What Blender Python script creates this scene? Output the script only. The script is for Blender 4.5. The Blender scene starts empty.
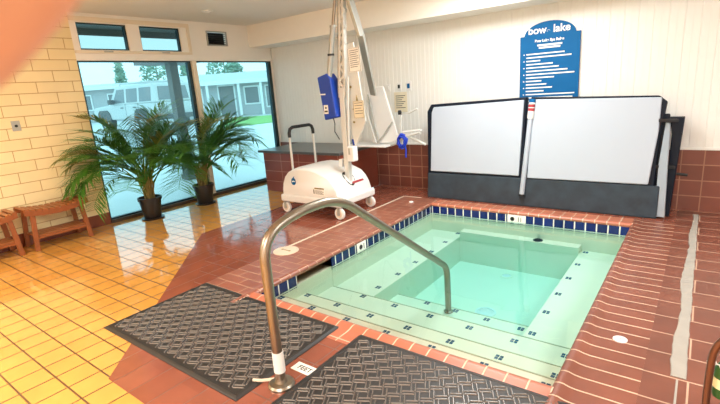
import bpy, bmesh, math, random
from mathutils import Vector, Matrix, Euler, noise
PI = math.pi
C = bpy.context.scene.collection
R = random.Random(7)

# ------------------------------------------------------------------ helpers
def lin(h):
    h = h.lstrip('#'); out = []
    for i in (0, 2, 4):
        c = int(h[i:i+2], 16)/255
        out.append(c/12.92 if c <= .04045 else ((c+.055)/1.055)**2.4)
    return (*out, 1)

class MB:
    """collects shapes, then links them as ONE mesh object"""
    def __init__(s): s.v = []; s.f = []; s.m = []
    def add(s, vs, fs, mi=0):
        o = len(s.v); s.v += [tuple(v) for v in vs]
        s.f += [tuple(i+o for i in f) for f in fs]; s.m += [mi]*len(fs)
    def box(s, x0, x1, y0, y1, z0, z1, mi=0):
        vs = [(x, y, z) for z in (z0, z1) for y in (y0, y1) for x in (x0, x1)]
        s.add(vs, [(0,2,3,1),(4,5,7,6),(0,1,5,4),(2,6,7,3),(0,4,6,2),(1,3,7,5)], mi); return s
    def bar(s, a, b, w, h, up=(0,0,1), mi=0):
        a, b = Vector(a), Vector(b); d = (b-a).normalized(); u = Vector(up)
        if abs(d.dot(u)) > .98: u = Vector((1,0,0))
        r = d.cross(u).normalized(); u = r.cross(d)
        vs = [p + r*(i*w/2) + u*(j*h/2) for p in (a, b) for j in (-1,1) for i in (-1,1)]
        s.add(vs, [(0,2,3,1),(4,5,7,6),(0,1,5,4),(2,6,7,3),(0,4,6,2),(1,3,7,5)], mi); return s
    def tube(s, pts, r, n=10, cap=True, mi=0):
        pts = [Vector(p) for p in pts]; rs = r if isinstance(r, (list, tuple)) else [r]*len(pts)
        t0 = (pts[1]-pts[0]).normalized()
        u = t0.orthogonal().normalized(); vs = []; fs = []
        for i, p in enumerate(pts):
            t = (pts[min(i+1, len(pts)-1)] - pts[max(i-1, 0)]).normalized()
            u = (u - t*u.dot(t)).normalized(); w = t.cross(u)
            vs += [p + (u*math.cos(2*PI*k/n) + w*math.sin(2*PI*k/n))*rs[i] for k in range(n)]
        for i in range(len(pts)-1):
            for k in range(n):
                a = i*n+k; b = i*n+(k+1) % n
                fs.append((a, b, b+n, a+n))
        if cap:
            fs.append(tuple(range(n))[::-1]); fs.append(tuple(range((len(pts)-1)*n, len(pts)*n)))
        s.add(vs, fs, mi); return s
    def lathe(s, prof, c=(0,0,0), n=24, axis='z', mi=0):
        """prof: (r, h) pairs, closed at the ends"""
        vs = []; fs = []
        for r, h in prof:
            for k in range(n):
                a = 2*PI*k/n; x, y = r*math.cos(a), r*math.sin(a)
                p = {'z': (x, y, h), 'y': (x, h, y), 'x': (h, x, y)}[axis]
                vs.append((p[0]+c[0], p[1]+c[1], p[2]+c[2]))
        for i in range(len(prof)-1):
            for k in range(n):
                a = i*n+k; b = i*n+(k+1) % n
                fs.append((a, b, b+n, a+n))
        fs.append(tuple(range(n))[::-1]); fs.append(tuple(range((len(prof)-1)*n, len(prof)*n)))
        s.add(vs, fs, mi); return s
    def prism(s, poly, z0, z1, mi=0, f=None):
        """poly: list of 2-D points; f maps (u, v, w) to a point"""
        f = f or (lambda u, v, w: (u, v, w)); n = len(poly)
        vs = [f(u, v, z0) for u, v in poly] + [f(u, v, z1) for u, v in poly]
        s.add(vs, [tuple(range(n))[::-1], tuple(range(n, 2*n))] + [(i, (i+1) % n, n+(i+1) % n, n+i) for i in range(n)], mi); return s
    def build(s, name, mat, parent=None, smooth=None, bevel=0, xf=None, bseg=2):
        me = bpy.data.meshes.new(name); bm = bmesh.new()
        vv = [bm.verts.new(xf @ Vector(v) if xf else v) for v in s.v]
        for f, mi in zip(s.f, s.m):
            try:
                fc = bm.faces.new([vv[i] for i in f]); fc.material_index = mi
            except ValueError: pass
        bmesh.ops.recalc_face_normals(bm, faces=bm.faces)
        if smooth is not None:
            th = math.radians(smooth)
            for f in bm.faces: f.smooth = True
            for e in bm.edges:
                if len(e.link_faces) == 2 and e.calc_face_angle(0) > th: e.smooth = False
        bm.to_mesh(me); bm.free()
        for m in (mat if isinstance(mat, (list, tuple)) else [mat]): me.materials.append(m)
        o = bpy.data.objects.new(name, me); C.objects.link(o)
        if parent: o.parent = parent
        if bevel:
            b = o.modifiers.new('Bevel', 'BEVEL'); b.width = bevel; b.segments = bseg; b.limit_method = 'ANGLE'; b.angle_limit = .6
            b.harden_normals = False
        return o

def thing(name, label, cat, loc=(0,0,0), rotz=0, group=None):
    o = bpy.data.objects.new(name, None); C.objects.link(o)
    o.empty_display_size = .1
    o.location = loc; o.rotation_euler = (0, 0, rotz); o['label'] = label; o['category'] = cat
    if group: o['group'] = group
    return o
def tag(o, label, cat, group=None, kind=None):
    o['label'] = label; o['category'] = cat
    if group: o['group'] = group
    if kind: o['kind'] = kind
    return o
def struct(o, label=None, cat=None):
    o['kind'] = 'structure'
    if label: o['label'] = label
    if cat: o['category'] = cat
    return o
def dup(root, loc=None, rotz=None, label=None):
    r = root.copy(); C.objects.link(r)
    if loc: r.location = loc
    if rotz is not None: r.rotation_euler = (0, 0, rotz)
    if label: r['label'] = label
    for ch in list(root.children):
        c = ch.copy(); C.objects.link(c); c.parent = r
        for g in list(ch.children):
            d = g.copy(); C.objects.link(d); d.parent = c
    return r
def text_mesh(name, body, size, mat, parent, mtx, align='CENTER', ext=.001, bold=0):
    cu = bpy.data.curves.new(name, 'FONT'); cu.body = body; cu.size = size; cu.extrude = ext; cu.align_x = align; cu.offset = bold
    tmp = bpy.data.objects.new('tmp', cu); C.objects.link(tmp)
    dg = bpy.context.evaluated_depsgraph_get(); dg.update()
    me = bpy.data.meshes.new_from_object(tmp.evaluated_get(dg)); me.name = name
    bpy.data.objects.remove(tmp); bpy.data.curves.remove(cu)
    me.transform(mtx); me.materials.clear(); me.materials.append(mat)
    o = bpy.data.objects.new(name, me); C.objects.link(o)
    if parent: o.parent = parent
    return o

# ------------------------------------------------------------------ materials
def nt(name):
    m = bpy.data.materials.new(name); m.use_nodes = True
    t = m.node_tree; b = t.nodes['Principled BSDF']; return m, t, b
def N(t, typ, **kw):
    n = t.nodes.new(typ)
    for k, v in kw.items():
        if k in n.inputs.keys(): n.inputs[k].default_value = v
        else: setattr(n, k, v)
    return n
def P(name, color, rough=.5, metal=0, spec=.5, var=.06, scale=8, bump=0, coat=0, trans=0):
    """principled with a noise-driven tone variation"""
    m, t, b = nt(name); c = lin(color) if isinstance(color, str) else color
    g = N(t, 'ShaderNodeNewGeometry'); nz = N(t, 'ShaderNodeTexNoise', Scale=scale, Detail=4.0)
    t.links.new(g.outputs['Position'], nz.inputs['Vector'])
    mx = N(t, 'ShaderNodeMix', data_type='RGBA')
    mx.inputs['A'].default_value = tuple(max(0, x*(1-var)) for x in c[:3]) + (1,)
    mx.inputs['B'].default_value = tuple(min(1, x*(1+var)) for x in c[:3]) + (1,)
    t.links.new(nz.outputs['Fac'], mx.inputs['Factor']); t.links.new(mx.outputs['Result'], b.inputs['Base Color'])
    b.inputs['Roughness'].default_value = rough; b.inputs['Metallic'].default_value = metal
    b.inputs['Specular IOR Level'].default_value = spec; b.inputs['Coat Weight'].default_value = coat
    if bump:
        bp = N(t, 'ShaderNodeBump', Strength=bump, Distance=.01)
        t.links.new(nz.outputs['Fac'], bp.inputs['Height']); t.links.new(bp.outputs['Normal'], b.inputs['Normal'])
    return m
def TILE(name, c1, c2, grout, w, h, plane='xy', off=(0,0), shift=0.0, mortar=.006, rough=.25, rough_g=.8, bump=.4, var=.15, spec=.5, smooth=.1, coat=0):
    """tiles in world metres: plane gives the row axis second"""
    m, t, b = nt(name)
    g = N(t, 'ShaderNodeNewGeometry'); sp = N(t, 'ShaderNodeSeparateXYZ'); t.links.new(g.outputs['Position'], sp.inputs[0])
    cb = N(t, 'ShaderNodeCombineXYZ')
    for i, a in enumerate(plane):
        ad = N(t, 'ShaderNodeMath', operation='ADD'); ad.inputs[1].default_value = off[i]
        t.links.new(sp.outputs['xyz'.index(a)], ad.inputs[0]); t.links.new(ad.outputs[0], cb.inputs[i])
    br = N(t, 'ShaderNodeTexBrick', offset=shift, offset_frequency=2, squash=1.0)
    t.links.new(cb.outputs[0], br.inputs['Vector'])
    for k, v in (('Scale', 1.0), ('Mortar Size', mortar), ('Mortar Smooth', smooth), ('Bias', 0.0), ('Brick Width', w), ('Row Height', h)): br.inputs[k].default_value = v
    br.inputs['Color1'].default_value = lin(c1); br.inputs['Color2'].default_value = lin(c2); br.inputs['Mortar'].default_value = lin(grout)
    nz = N(t, 'ShaderNodeTexNoise', Scale=3.0, Detail=5.0); t.links.new(g.outputs['Position'], nz.inputs['Vector'])
    mr = N(t, 'ShaderNodeMapRange'); mr.inputs['From Min'].default_value = .3; mr.inputs['From Max'].default_value = .7
    mr.inputs['To Min'].default_value = 1-var; mr.inputs['To Max'].default_value = 1+var; t.links.new(nz.outputs['Fac'], mr.inputs['Value'])
    vm = N(t, 'ShaderNodeVectorMath', operation='SCALE'); t.links.new(br.outputs['Color'], vm.inputs[0]); t.links.new(mr.outputs['Result'], vm.inputs['Scale'])
    t.links.new(vm.outputs[0], b.inputs['Base Color'])
    rr = N(t, 'ShaderNodeMapRange'); rr.inputs['To Min'].default_value = rough; rr.inputs['To Max'].default_value = rough_g
    t.links.new(br.outputs['Fac'], rr.inputs['Value']); t.links.new(rr.outputs['Result'], b.inputs['Roughness'])
    b.inputs['Specular IOR Level'].default_value = spec; b.inputs['Coat Weight'].default_value = coat; b.inputs['Coat Roughness'].default_value = .05
    iv = N(t, 'ShaderNodeMath', operation='SUBTRACT'); iv.inputs[0].default_value = 1; t.links.new(br.outputs['Fac'], iv.inputs[1])
    n2 = N(t, 'ShaderNodeTexNoise', Scale=14.0, Detail=2.0); t.links.new(g.outputs['Position'], n2.inputs['Vector'])
    ad = N(t, 'ShaderNodeMath', operation='MULTIPLY_ADD'); t.links.new(n2.outputs['Fac'], ad.inputs[0]); ad.inputs[1].default_value = .25; t.links.new(iv.outputs[0], ad.inputs[2])
    bp = N(t, 'ShaderNodeBump', Strength=bump, Distance=.003); t.links.new(ad.outputs[0], bp.inputs['Height']); t.links.new(bp.outputs['Normal'], b.inputs['Normal'])
    return m

M = {}
M['yellow'] = TILE('yellow_tile', '#dfa352', '#d99b4a', '#5e3c12', .1878, .1878, 'xy', (.06, -.011), 0, .006, .06, .5, .14, .09, spec=1.0, coat=.35)
M['red'] = TILE('red_tile', '#955644', '#8c4e3c', '#74483a', .1878, .1878, 'xy', (.06, -.011), 0, .005, .10, .6, .2, .16, spec=.9)
M['red_plain'] = TILE('red_border_tile', '#9a5a46', '#92523e', '#764a3a', .1878, 9, 'xy', (.06, 0), 0, .004, .10, .6, .2, .15, spec=.9)
M['red_right'] = TILE('red_deck_tile', '#7a4737', '#714032', '#b8957e', .52, .238, 'xy', (.2, .02), .5, .005, .35, .8, .4, .15)
M['cop_side'] = TILE('coping_side_tile', '#864e3c', '#7d4635', '#d2b298', .6, .119, 'xy', (3.6, .02), 0, .005, .35, .8, .3, .14)
M['cop_left'] = TILE('coping_left_tile', '#985c48', '#8e5240', '#c09c84', .29, .119, 'xy', (3.45, .02), .5, .004, .35, .8, .3, .14)
M['cop_end'] = TILE('coping_end_tile_lit', '#bd7258', '#b3684e', '#dcbfa6', .119, 2, 'xy', (.502+.119*40, 4), 0, .005, .35, .8, .3, .12)  # warm overexposure put into lighter tile colours than the other coping
M['navy'] = TILE('navy_tile_y', '#16246e', '#0f1a54', '#e8e6dc', .112, .112, 'xz', (.5+.112*30, .128), 0, .007, .12, .6, .3, .2)
M['navy_side'] = TILE('navy_tile_x', '#121b58', '#0e1648', '#d8d8d0', .112, .112, 'yz', (.02, .128), 0, .007, .12, .6, .3, .2)
M['wallred'] = TILE('wall_red_tile', '#7c473a', '#724033', '#a0755f', .205, .1755, 'xz', (.16, 0), 0, .006, .35, .8, .4, .12)
M['blockred'] = TILE('block_red_tile', '#8a4638', '#7e3c30', '#b08472', .41, .1755, 'xz', (.2, .005), 0, .005, .3, .8, .3, .12)
M['blockred_side'] = TILE('block_red_tile_side', '#8e4a3a', '#84402f', '#8a5646', .205, .1755, 'yz', (.02, .005), 0, .005, .3, .8, .3, .12)
M['brick'] = TILE('painted_brick', '#f0deae', '#ecd8a4', '#bf9c66', .41, .131, 'yz', (.05, .02), .5, .0045, .45, .7, .6, .05)
M['basered'] = P('brown_baseboard_tile', '#7a3a22', .3, var=.15)
M['plaster'] = P('pool_plaster', '#efe8d2', .6, var=.03, scale=5)
M['seam_shade'] = P('step_seam_shade', '#d3cfb8', .7, var=.2, scale=15)  # seam on the third step edge; elsewhere soft edge shade put into colour
M['diamond'] = P('teal_mosaic', '#17496a', .25, var=.3, scale=30)
M['bead'] = P('white_beadboard_paint', '#e9e7e1', .45, var=.02)
M['beige'] = P('cream_wall_paint', '#f6f1e8', .6, var=.02)
M['soffit'] = P('cream_soffit_paint', '#f8f3ea', .6, var=.02)
M['ceil'] = P('ceiling_paint', '#eeeae4', .7, var=.03, scale=2)
M['frame'] = P('cream_window_frame', '#ecdfc8', .45, var=.03)
M['darkframe'] = P('dark_aluminium', '#34474c', .35, .6, var=.05)
M['sill'] = P('dark_sill', '#4a3a28', .4, var=.1)
M['white'] = P('white_plastic', '#e6e4e1', .35, var=.02)
M['white_metal'] = P('white_powder_coat', '#d2d1cb', .35, var=.03)
M['grey_metal'] = P('grey_metal', '#adada6', .35, .2, var=.05)
M['dark'] = P('black_rubber', '#1a1a1c', .5, var=.1)
M['mat'] = P('black_mat_rubber', '#2b2725', .5, var=.15, scale=40, spec=.5)
M['rib'] = P('mat_rib_highlight', '#6b635d', .27, var=.2, scale=60, spec=.9)  # lighter than the mat: rib highlights put into the base colour
M['steel'] = P('brushed_steel', '#9a9082', .36, 1.0, var=.05, scale=30)
M['bronze'] = P('bronze_metal', '#6d4a3c', .3, .7, var=.05)
M['blue'] = P('blue_plastic', '#0f3fa8', .4, var=.06)
M['bluefab'] = P('blue_webbing', '#1238b8', .6, var=.12, scale=40)
M['navyv'] = P('dark_navy_vinyl', '#081424', .5, spec=.25, var=.15, scale=12)
M['slate'] = P('worn_slate_vinyl', '#303b45', .55, spec=.3, var=.6, scale=7)
M['coverw'] = P('pale_grey_vinyl', '#b2bbc8', .5, var=.015, scale=3)
M['coverg'] = P('grey_vinyl_edge', '#9aa5b0', .5, var=.08, scale=10)
M['granite'] = P('dark_stone_top', '#56585a', .3, var=.25, scale=60)
M['signblue'] = P('sign_blue_paint', '#075c94', .6, var=.03, spec=.2)
M['paper'] = P('white_paper', '#f1eee6', .6, var=.01)
M['paper2'] = P('cream_paper', '#e6d9bd', .6, var=.02)
M['ink'] = P('dark_ink', '#3a3a3a', .6, var=.05)
M['lid'] = P('beige_plastic_lid', '#e0cdb8', .45, var=.04)
M['caulk'] = P('weathered_white_strip', '#a29b91', .7, var=.12, scale=9)
M['wood'] = P('teak_wood', '#8c4c22', .4, var=.25, scale=14)
M['wood2'] = P('teak_wood_light', '#9a5a2c', .4, var=.25, scale=14)
M['leaf'] = P('palm_leaf', '#4c8028', .45, var=.3, scale=6)
M['leaf2'] = P('palm_leaf_yellow', '#8a8a38', .5, var=.3, scale=6)
M['stem'] = P('palm_stem', '#8c7b46', .6, var=.25, scale=20)
M['pot'] = P('dark_plastic_pot', '#241f1d', .4, var=.1)
M['soil'] = P('potting_soil', '#2e2119', .9, var=.4, scale=40)
M['red_paint'] = P('red_paint', '#a8323a', .4, var=.05)
M['green'] = P('green_plastic', '#2f5a26', .35, var=.1)
M['yellowlab'] = P('pale_yellow_label', '#e8e0b0', .5, var=.05)
M['skin'] = P('skin', '#cf9f8a', .45, var=.06, scale=60)
M['nail'] = P('finger_nail', '#d8a088', .25, var=.04)
# exterior
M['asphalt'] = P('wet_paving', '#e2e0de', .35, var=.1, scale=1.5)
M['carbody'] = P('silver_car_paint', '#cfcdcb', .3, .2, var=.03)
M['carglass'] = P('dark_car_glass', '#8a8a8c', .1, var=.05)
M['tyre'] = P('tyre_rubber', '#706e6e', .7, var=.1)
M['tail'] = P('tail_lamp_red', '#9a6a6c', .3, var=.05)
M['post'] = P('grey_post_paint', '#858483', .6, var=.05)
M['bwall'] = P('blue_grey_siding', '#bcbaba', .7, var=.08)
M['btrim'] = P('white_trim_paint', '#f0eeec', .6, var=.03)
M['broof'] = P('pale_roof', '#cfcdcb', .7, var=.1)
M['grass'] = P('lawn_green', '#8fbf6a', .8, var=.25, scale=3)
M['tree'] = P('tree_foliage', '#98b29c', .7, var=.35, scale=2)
M['bark'] = P('tree_bark', '#8f8d86', .8, var=.2)

def glass_mat(name, tint, rough=0.0):
    m = bpy.data.materials.new(name); m.use_nodes = True; t = m.node_tree; t.nodes.clear()
    o = N(t, 'ShaderNodeOutputMaterial'); mx = N(t, 'ShaderNodeMixShader'); fr = N(t, 'ShaderNodeFresnel', IOR=1.25)
    tr = N(t, 'ShaderNodeBsdfTransparent', Color=tint); gl = N(t, 'ShaderNodeBsdfGlossy', Roughness=rough)
    t.links.new(fr.outputs[0], mx.inputs[0]); t.links.new(tr.outputs[0], mx.inputs[1]); t.links.new(gl.outputs[0], mx.inputs[2]); t.links.new(mx.outputs[0], o.inputs['Surface'])
    return m, t
M['glass'], _ = glass_mat('window_glass', (.76, .86, .88, 1))
M['tglass'], _ = glass_mat('tinted_transom_glass', (.60, .66, .66, 1))
M['water'], wt = glass_mat('pool_water', (.97, 1, .99, 1), .02)
wn = N(wt, 'ShaderNodeTexNoise', Scale=3.0, Detail=2.0); wb = N(wt, 'ShaderNodeBump', Strength=.12, Distance=.02)
wg = N(wt, 'ShaderNodeNewGeometry'); wt.links.new(wg.outputs['Position'], wn.inputs['Vector']); wt.links.new(wn.outputs['Fac'], wb.inputs['Height'])
for n in wt.nodes:
    if n.type == 'BSDF_GLOSSY': wt.links.new(wb.outputs['Normal'], n.inputs['Normal'])
    if n.type == 'FRESNEL': n.inputs['IOR'].default_value = 1.33
wv = N(wt, 'ShaderNodeVolumeAbsorption', Color=(.38, .93, .97, 1), Density=.85)
for n in wt.nodes:
    if n.type == 'OUTPUT_MATERIAL': wt.links.new(wv.outputs[0], n.inputs['Volume'])

# ------------------------------------------------------------------ room
XL, YB, ZC = -6.55, 6.1, 2.79          # left wall, back wall, ceiling
XR, YF = 2.6, -3.2                     # right wall and wall behind the photographer
PX0, PX1, PY0, PY1 = -2.87, -.50, 2.19, 5.30   # pool opening
ZW = -.11                              # water line

def sheet(name, polys, mat, z=0, th=.05):
    b = MB()
    for p in polys: b.prism(p, z-th, z)
    return struct(b.build(name, mat))
sheet('floor', [[(XL, YF), (XR, YF), (XR, .935), (-2.745, .935), (-4.83, 3.02), (-4.83, 5.1), (-5.9, 5.1), (-5.9, YB), (XL, YB)]], M['yellow'])
# red border tiles along the yellow floor, then the pool deck
bw = .22; k = bw*.414
sheet('floor_border', [[(-2.745, .935), (XR, .935), (XR, .935+bw), (-2.745+k, .935+bw)],
                       [(-2.745, .935), (-2.745+k, .935+bw), (-4.83+bw, 3.02+k), (-4.83, 3.02)],
                       [(-4.83, 3.02), (-4.83+bw, 3.02+k), (-4.83+bw, 5.1), (-4.83, 5.1)]], M['red_plain'])
CL, CR, CN, CF = PX0-.58, -.14, PY0-.22, PY1+.25     # coping outer lines
sheet('pool_deck', [[(-2.745+k, .935+bw), (CR, .935+bw), (CR, CN), (CL, CN), (CL, YB), (-4.25, YB), (-4.25, 5.1), (-4.83+bw, 5.1), (-4.83+bw, 3.02+k)],
                    [(CL, CF), (CR, CF), (CR, YB), (CL, YB)]], M['red'])
o = sheet('pool_deck', [[(CR, .935+bw), (XR, .935+bw), (XR, YB), (CR, YB)]], M['red_right'])

def coping(a0, a1, edge, width, axis, sgn, mat):
    """bull-nosed edging: rounded lip over the pool, then flat"""
    prof = [(0, -.03), (-.012, -.018), (-.014, -.002), (-.006, .010), (.012, .016), (.035, .015), (.065, .006), (.10, .002), (width, .002), (width, -.05), (.02, -.05)]
    b = MB()
    f = (lambda u, v, w: (edge+sgn*u, w, v)) if axis == 'y' else (lambda u, v, w: (w, edge+sgn*u, v))
    b.prism(prof, a0, a1, f=f)
    return struct(b.build('pool_coping', mat, smooth=40))
coping(PY0-.22, PY1+.25, PX1, CR-PX1, 'y', 1, M['cop_side'])
coping(PY0-.22, PY1+.25, PX0, .58, 'y', -1, M['cop_left'])
coping(PX0, PX1, PY1, .25, 'x', 1, M['cop_end'])
coping(PX0, PX1, PY0, .22, 'x', -1, M['cop_end'])
b = MB(); b.box(CL-.02, CL+.012, 3.15, CF, -.01, .004); b.box(PX0-.30, CL, CF-.012, CF+.012, -.01, .004)
struct(b.build('trim_1', M['lid']), 'pale grout line along the outer edge of the left coping', 'grout line')

# basin: benches, steps, floor with their mosaic diamonds
zb, zf = -.36, -.70
SK0, SK1 = 2.67, 3.17
b = MB()
def slab(x0, x1, y0, y1, z): b.box(x0, x1, y0, y1, -1.0, z)
def step_profile(nos, y0, rad=.06):
    """nosings (y, z) from the coping down: each edge rounded, each inner corner filleted"""
    pts = [(y0, -1.0), (y0, nos[0][1])]
    for i, (y, z) in enumerate(nos):
        zn = nos[i+1][1] if i+1 < len(nos) else -1.0
        rz = min(rad, (z-zn)*.72)
        for k in range(7):
            a = PI/2*k/6; pts.append((y-rad+rad*math.sin(a), z-rz+rz*math.cos(a)))
        if i+1 < len(nos):
            rf = min(.02, (z-zn)*.25)
            for k in range(5):
                a = PI/2*k/4; pts.append((y+rf-rf*math.cos(a), zn+rf-rf*math.sin(a)))
    pts.append((nos[-1][0], -1.0))
    return pts
sb = MB()
sb.prism(step_profile([(2.50, -.135), (2.81, -.245), (3.20, -.335)], PY0-.1), PX0-.1, PX1+.1, f=lambda u, v, w: (w, u, v))
sb.prism(step_profile([(3.68, -.52)], 3.1), -2.40, -.98, f=lambda u, v, w: (w, u, v))
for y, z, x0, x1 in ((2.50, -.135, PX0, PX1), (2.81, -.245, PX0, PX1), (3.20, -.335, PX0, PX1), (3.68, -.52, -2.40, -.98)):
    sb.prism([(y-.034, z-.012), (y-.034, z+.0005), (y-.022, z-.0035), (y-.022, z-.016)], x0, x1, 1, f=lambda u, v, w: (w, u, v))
struct(sb.build('pool_steps', [M['plaster'], M['seam_shade']], smooth=35), 'three rounded cream plaster steps down into the spa', 'steps')
slab(PX0-.1, -2.40, 3.18, PY1+.1, zb); slab(-.98, PX1+.1, 3.18, PY1+.1, zb)
slab(-2.40, -.98, 5.17, PY1+.1, -.29); slab(-2.40, -.98, 3.68, 5.17, zf)
b.box(PX1, PX1+.1, PY0-.1, PY1+.1, -1, -.03); b.box(PX0-.1, PX1+.1, PY1, PY1+.1, -1, -.03); b.box(PX0-.1, PX1+.1, PY0-.1, PY0, -1, -.03)
b.box(PX0-.1, PX0, PY0-.1, SK0, -1, -.03); b.box(PX0-.1, PX0, SK1, PY1+.1, -1, -.03)
b.box(PX0-.1, PX0, SK0, SK1, -1, -.122)
b.box(PX0-.42, PX0-.38, SK0-.03, SK1+.03, -.4, -.03); b.box(PX0-.40, PX0-.08, SK0-.03, SK0, -.4, -.03); b.box(PX0-.40, PX0-.08, SK1, SK1+.03, -.4, -.03); b.box(PX0-.40, PX0-.1, SK0, SK1, -.4, -.122)
def diamond(x, y, z, s=.026):
    for i in (-1, 1):
        for j in (-1, 1):
            cx, cy, h = x+i*s*.56, y+j*s*.56, s*.47
            b.box(cx-h, cx+h, cy-h, cy+h, z-.004, z+.003, 1)
for i in range(7): diamond(-2.83+.373*i, 2.43-.008*i, -.135)
for i in range(7): diamond(-2.82+.370*i, 2.775-.014*i-.03, -.245)
for i in range(6): diamond(-2.46+.366*i, 3.125-.014*i, -.335)
for i in range(4): diamond(-2.04+.312*i, 3.61-.012*i, -.52)
for i in range(6): diamond(-.925, 3.28+.395*i, zb)
for i in range(6): diamond(-2.475, 3.40+.375*i, zb)
struct(b.build('pool_basin', [M['plaster'], M['diamond']], bevel=.008, bseg=3), 'pale plaster spa pool with steps, side benches and small blue mosaic diamonds', 'pool')
b = MB(); b.box(PX0, PX1, PY1-.008, PY1, -.14, -.025)
struct(b.build('waterline_tile', M['navy']))
b = MB(); b.box(PX0, PX0+.008, PY0, SK0, -.14, -.025); b.box(PX0, PX0+.008, SK1, PY1, -.14, -.025)
b.box(PX0-.1, PX0, SK0-.008, SK0, -.16, -.03); b.box(PX0-.35, PX0, SK1, SK1+.008, -.16, -.03)
struct(b.build('waterline_tile', M['navy_side']))
b = MB(); b.box(PX0-.39, PX1+.03, PY0-.03, PY1+.03, -.95, ZW)
o = b.build('pool_water', M['water']); o['kind'] = 'structure'; o['label'] = 'clear pale turquoise water filling the spa pool'; o['category'] = 'water'

# drains and jets
def drain(x, y, z, r, label, mat, ring):
    t = thing('pool_drain', label, 'drain', (x, y, z))
    b = MB(); b.lathe([(r, 0), (r, .006), (r*.92, .009), (r*.78, .009), (r*.74, .004), (r*.74, 0)], n=28); b.build('ring', ring, t, 40)
    b = MB(); b.lathe([(r*.74, 0), (r*.74, .003), (r*.3, .012), (.001, .013)], n=28)
    for a in range(8):
        q = Vector((math.cos(a*PI/4), math.sin(a*PI/4), 0)); b.bar(q*r*.2+Vector((0,0,.012)), q*r*.66+Vector((0,0,.006)), .006, .004)
    b.build('grate', mat, t, 40)
drain(-1.60, 4.02, zf, .105, 'round white floor drain in the pool near the steps', M['white'], M['white'])
drain(-1.72, 4.98, zf, .07, 'small round white floor drain near the far pool wall', M['white'], M['plaster'])
drain(-1.44, 5.24, -.29, .055, 'dark round grate on the ledge below the far waterline', M['navyv'], M['slate'])

# walls
b = MB(); BX0 = XL
prof = []; pitch = .14; x = XL
while x < XR:
    prof += [(x, 0), (x+.006, -.007), (x+pitch-.006, -.007), (x+pitch, 0)] if False else [(x, .006), (x+.007, 0), (x+pitch*.5-.003, 0), (x+pitch*.5, .003), (x+pitch*.5+.003, 0), (x+pitch-.007, 0)]
    x += pitch
prof = [p for p in prof if p[0] <= XR] + [(XR, .1), (XL, .1)]
b.prism(prof, .69, 2.5, f=lambda u, v, w: (u, YB+v, w))
struct(b.build('wall_back', M['bead']), 'white beadboard wall behind the spa', 'wall')
b = MB(); b.box(XL, XR, YB-.012, YB+.1, -.05, .69); struct(b.build('wall_back_lower', M['wallred']), 'brown red tiled lower part of the back wall', 'wall')
b = MB(); b.box(-4.3, XR, YB-.022, YB+.01, .69, .715); struct(b.build('trim_2', M['bead'], bevel=.004), 'white ledge between beadboard and red tiles', 'trim')
b = MB(); b.box(-4.27, XR, YB-.022, YB, 0, .012); struct(b.build('baseboard_back', M['wallred']))
b = MB(); b.box(XL, XR, 5.6, YB+.1, 2.425, 2.95); struct(b.build('trim_3', M['soffit']), 'cream soffit box along the top of the back wall', 'soffit')
b = MB(); b.box(XL-.1, XR+.1, YF-.1, 5.65, ZC, ZC+.1); struct(b.build('ceiling', M['ceil']))
b = MB(); b.box(XR, XR+.1, YF, YB+.1, -.05, ZC); struct(b.build('wall_right', M['bead']))
b = MB(); b.box(XL-.1, XR+.1, YF-.1, YF, -.05, ZC); struct(b.build('wall_front', M['beige']))
# left wall: painted brick, then window wall with real openings
b = MB(); b.box(XL-.15, XL, YF, 2.72, -.05, ZC); struct(b.build('wall_left', M['brick']), 'cream painted brick wall left of the windows', 'wall')
b = MB(); b.box(XL-.02, XL+.012, YF, 2.72, 0, .165); struct(b.build('baseboard_left', M['basered'], bevel=.004), 'brown tile baseboard below the brick wall', 'baseboard')
b = MB()
wy = [(2.72, 2.80), (3.455, 3.635), (4.275, 4.48)]
b.box(XL-.12, XL, 2.72, 6.1, 2.675, ZC)             # head
b.box(XL-.12, XL, 2.72, 6.1, 2.20, 2.335)           # transom rail
for y0, y1 in wy: b.box(XL-.12, XL, y0, y1, 2.335, 2.675)
b.box(XL-.12, XL, 4.48, 4.74, 2.335, 2.675); b.box(XL-.12, XL, 5.13, 6.1, 2.335, 2.675)
b.box(XL-.12, XL, 4.74, 5.13, 2.335, 2.44); b.box(XL-.12, XL, 4.74, 5.13, 2.66, 2.675)
b.box(XL-.12, XL, 6.09, 6.2, -.05, 2.8)
struct(b.build('wall_window', M['beige']), 'cream panelled wall around the windows', 'wall')
b = MB(); b.box(XL, XL+.02, 2.72, 4.43, 2.69, 2.745); b.box(XL, XL+.02, 4.385, 4.43, 2.33, 2.69); b.box(XL, XL+.016, 2.72, 4.43, 2.29, 2.325)
struct(b.build('trim_4', M['frame'], bevel=.003), 'cream casing around the two transom windows', 'trim')
b = MB(); b.box(XL-.1, XL+.03, 2.72, 6.09, -.05, .045); struct(b.build('trim_5', M['sill'], bevel=.006), 'dark low sill along the foot of the windows', 'sill')
b = MB(); b.box(XL-.12, XL+.02, 4.40, 4.475, .045, 2.2); struct(b.build('trim_6', M['frame'], bevel=.004), 'cream mullion between the two tall windows', 'mullion')
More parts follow.
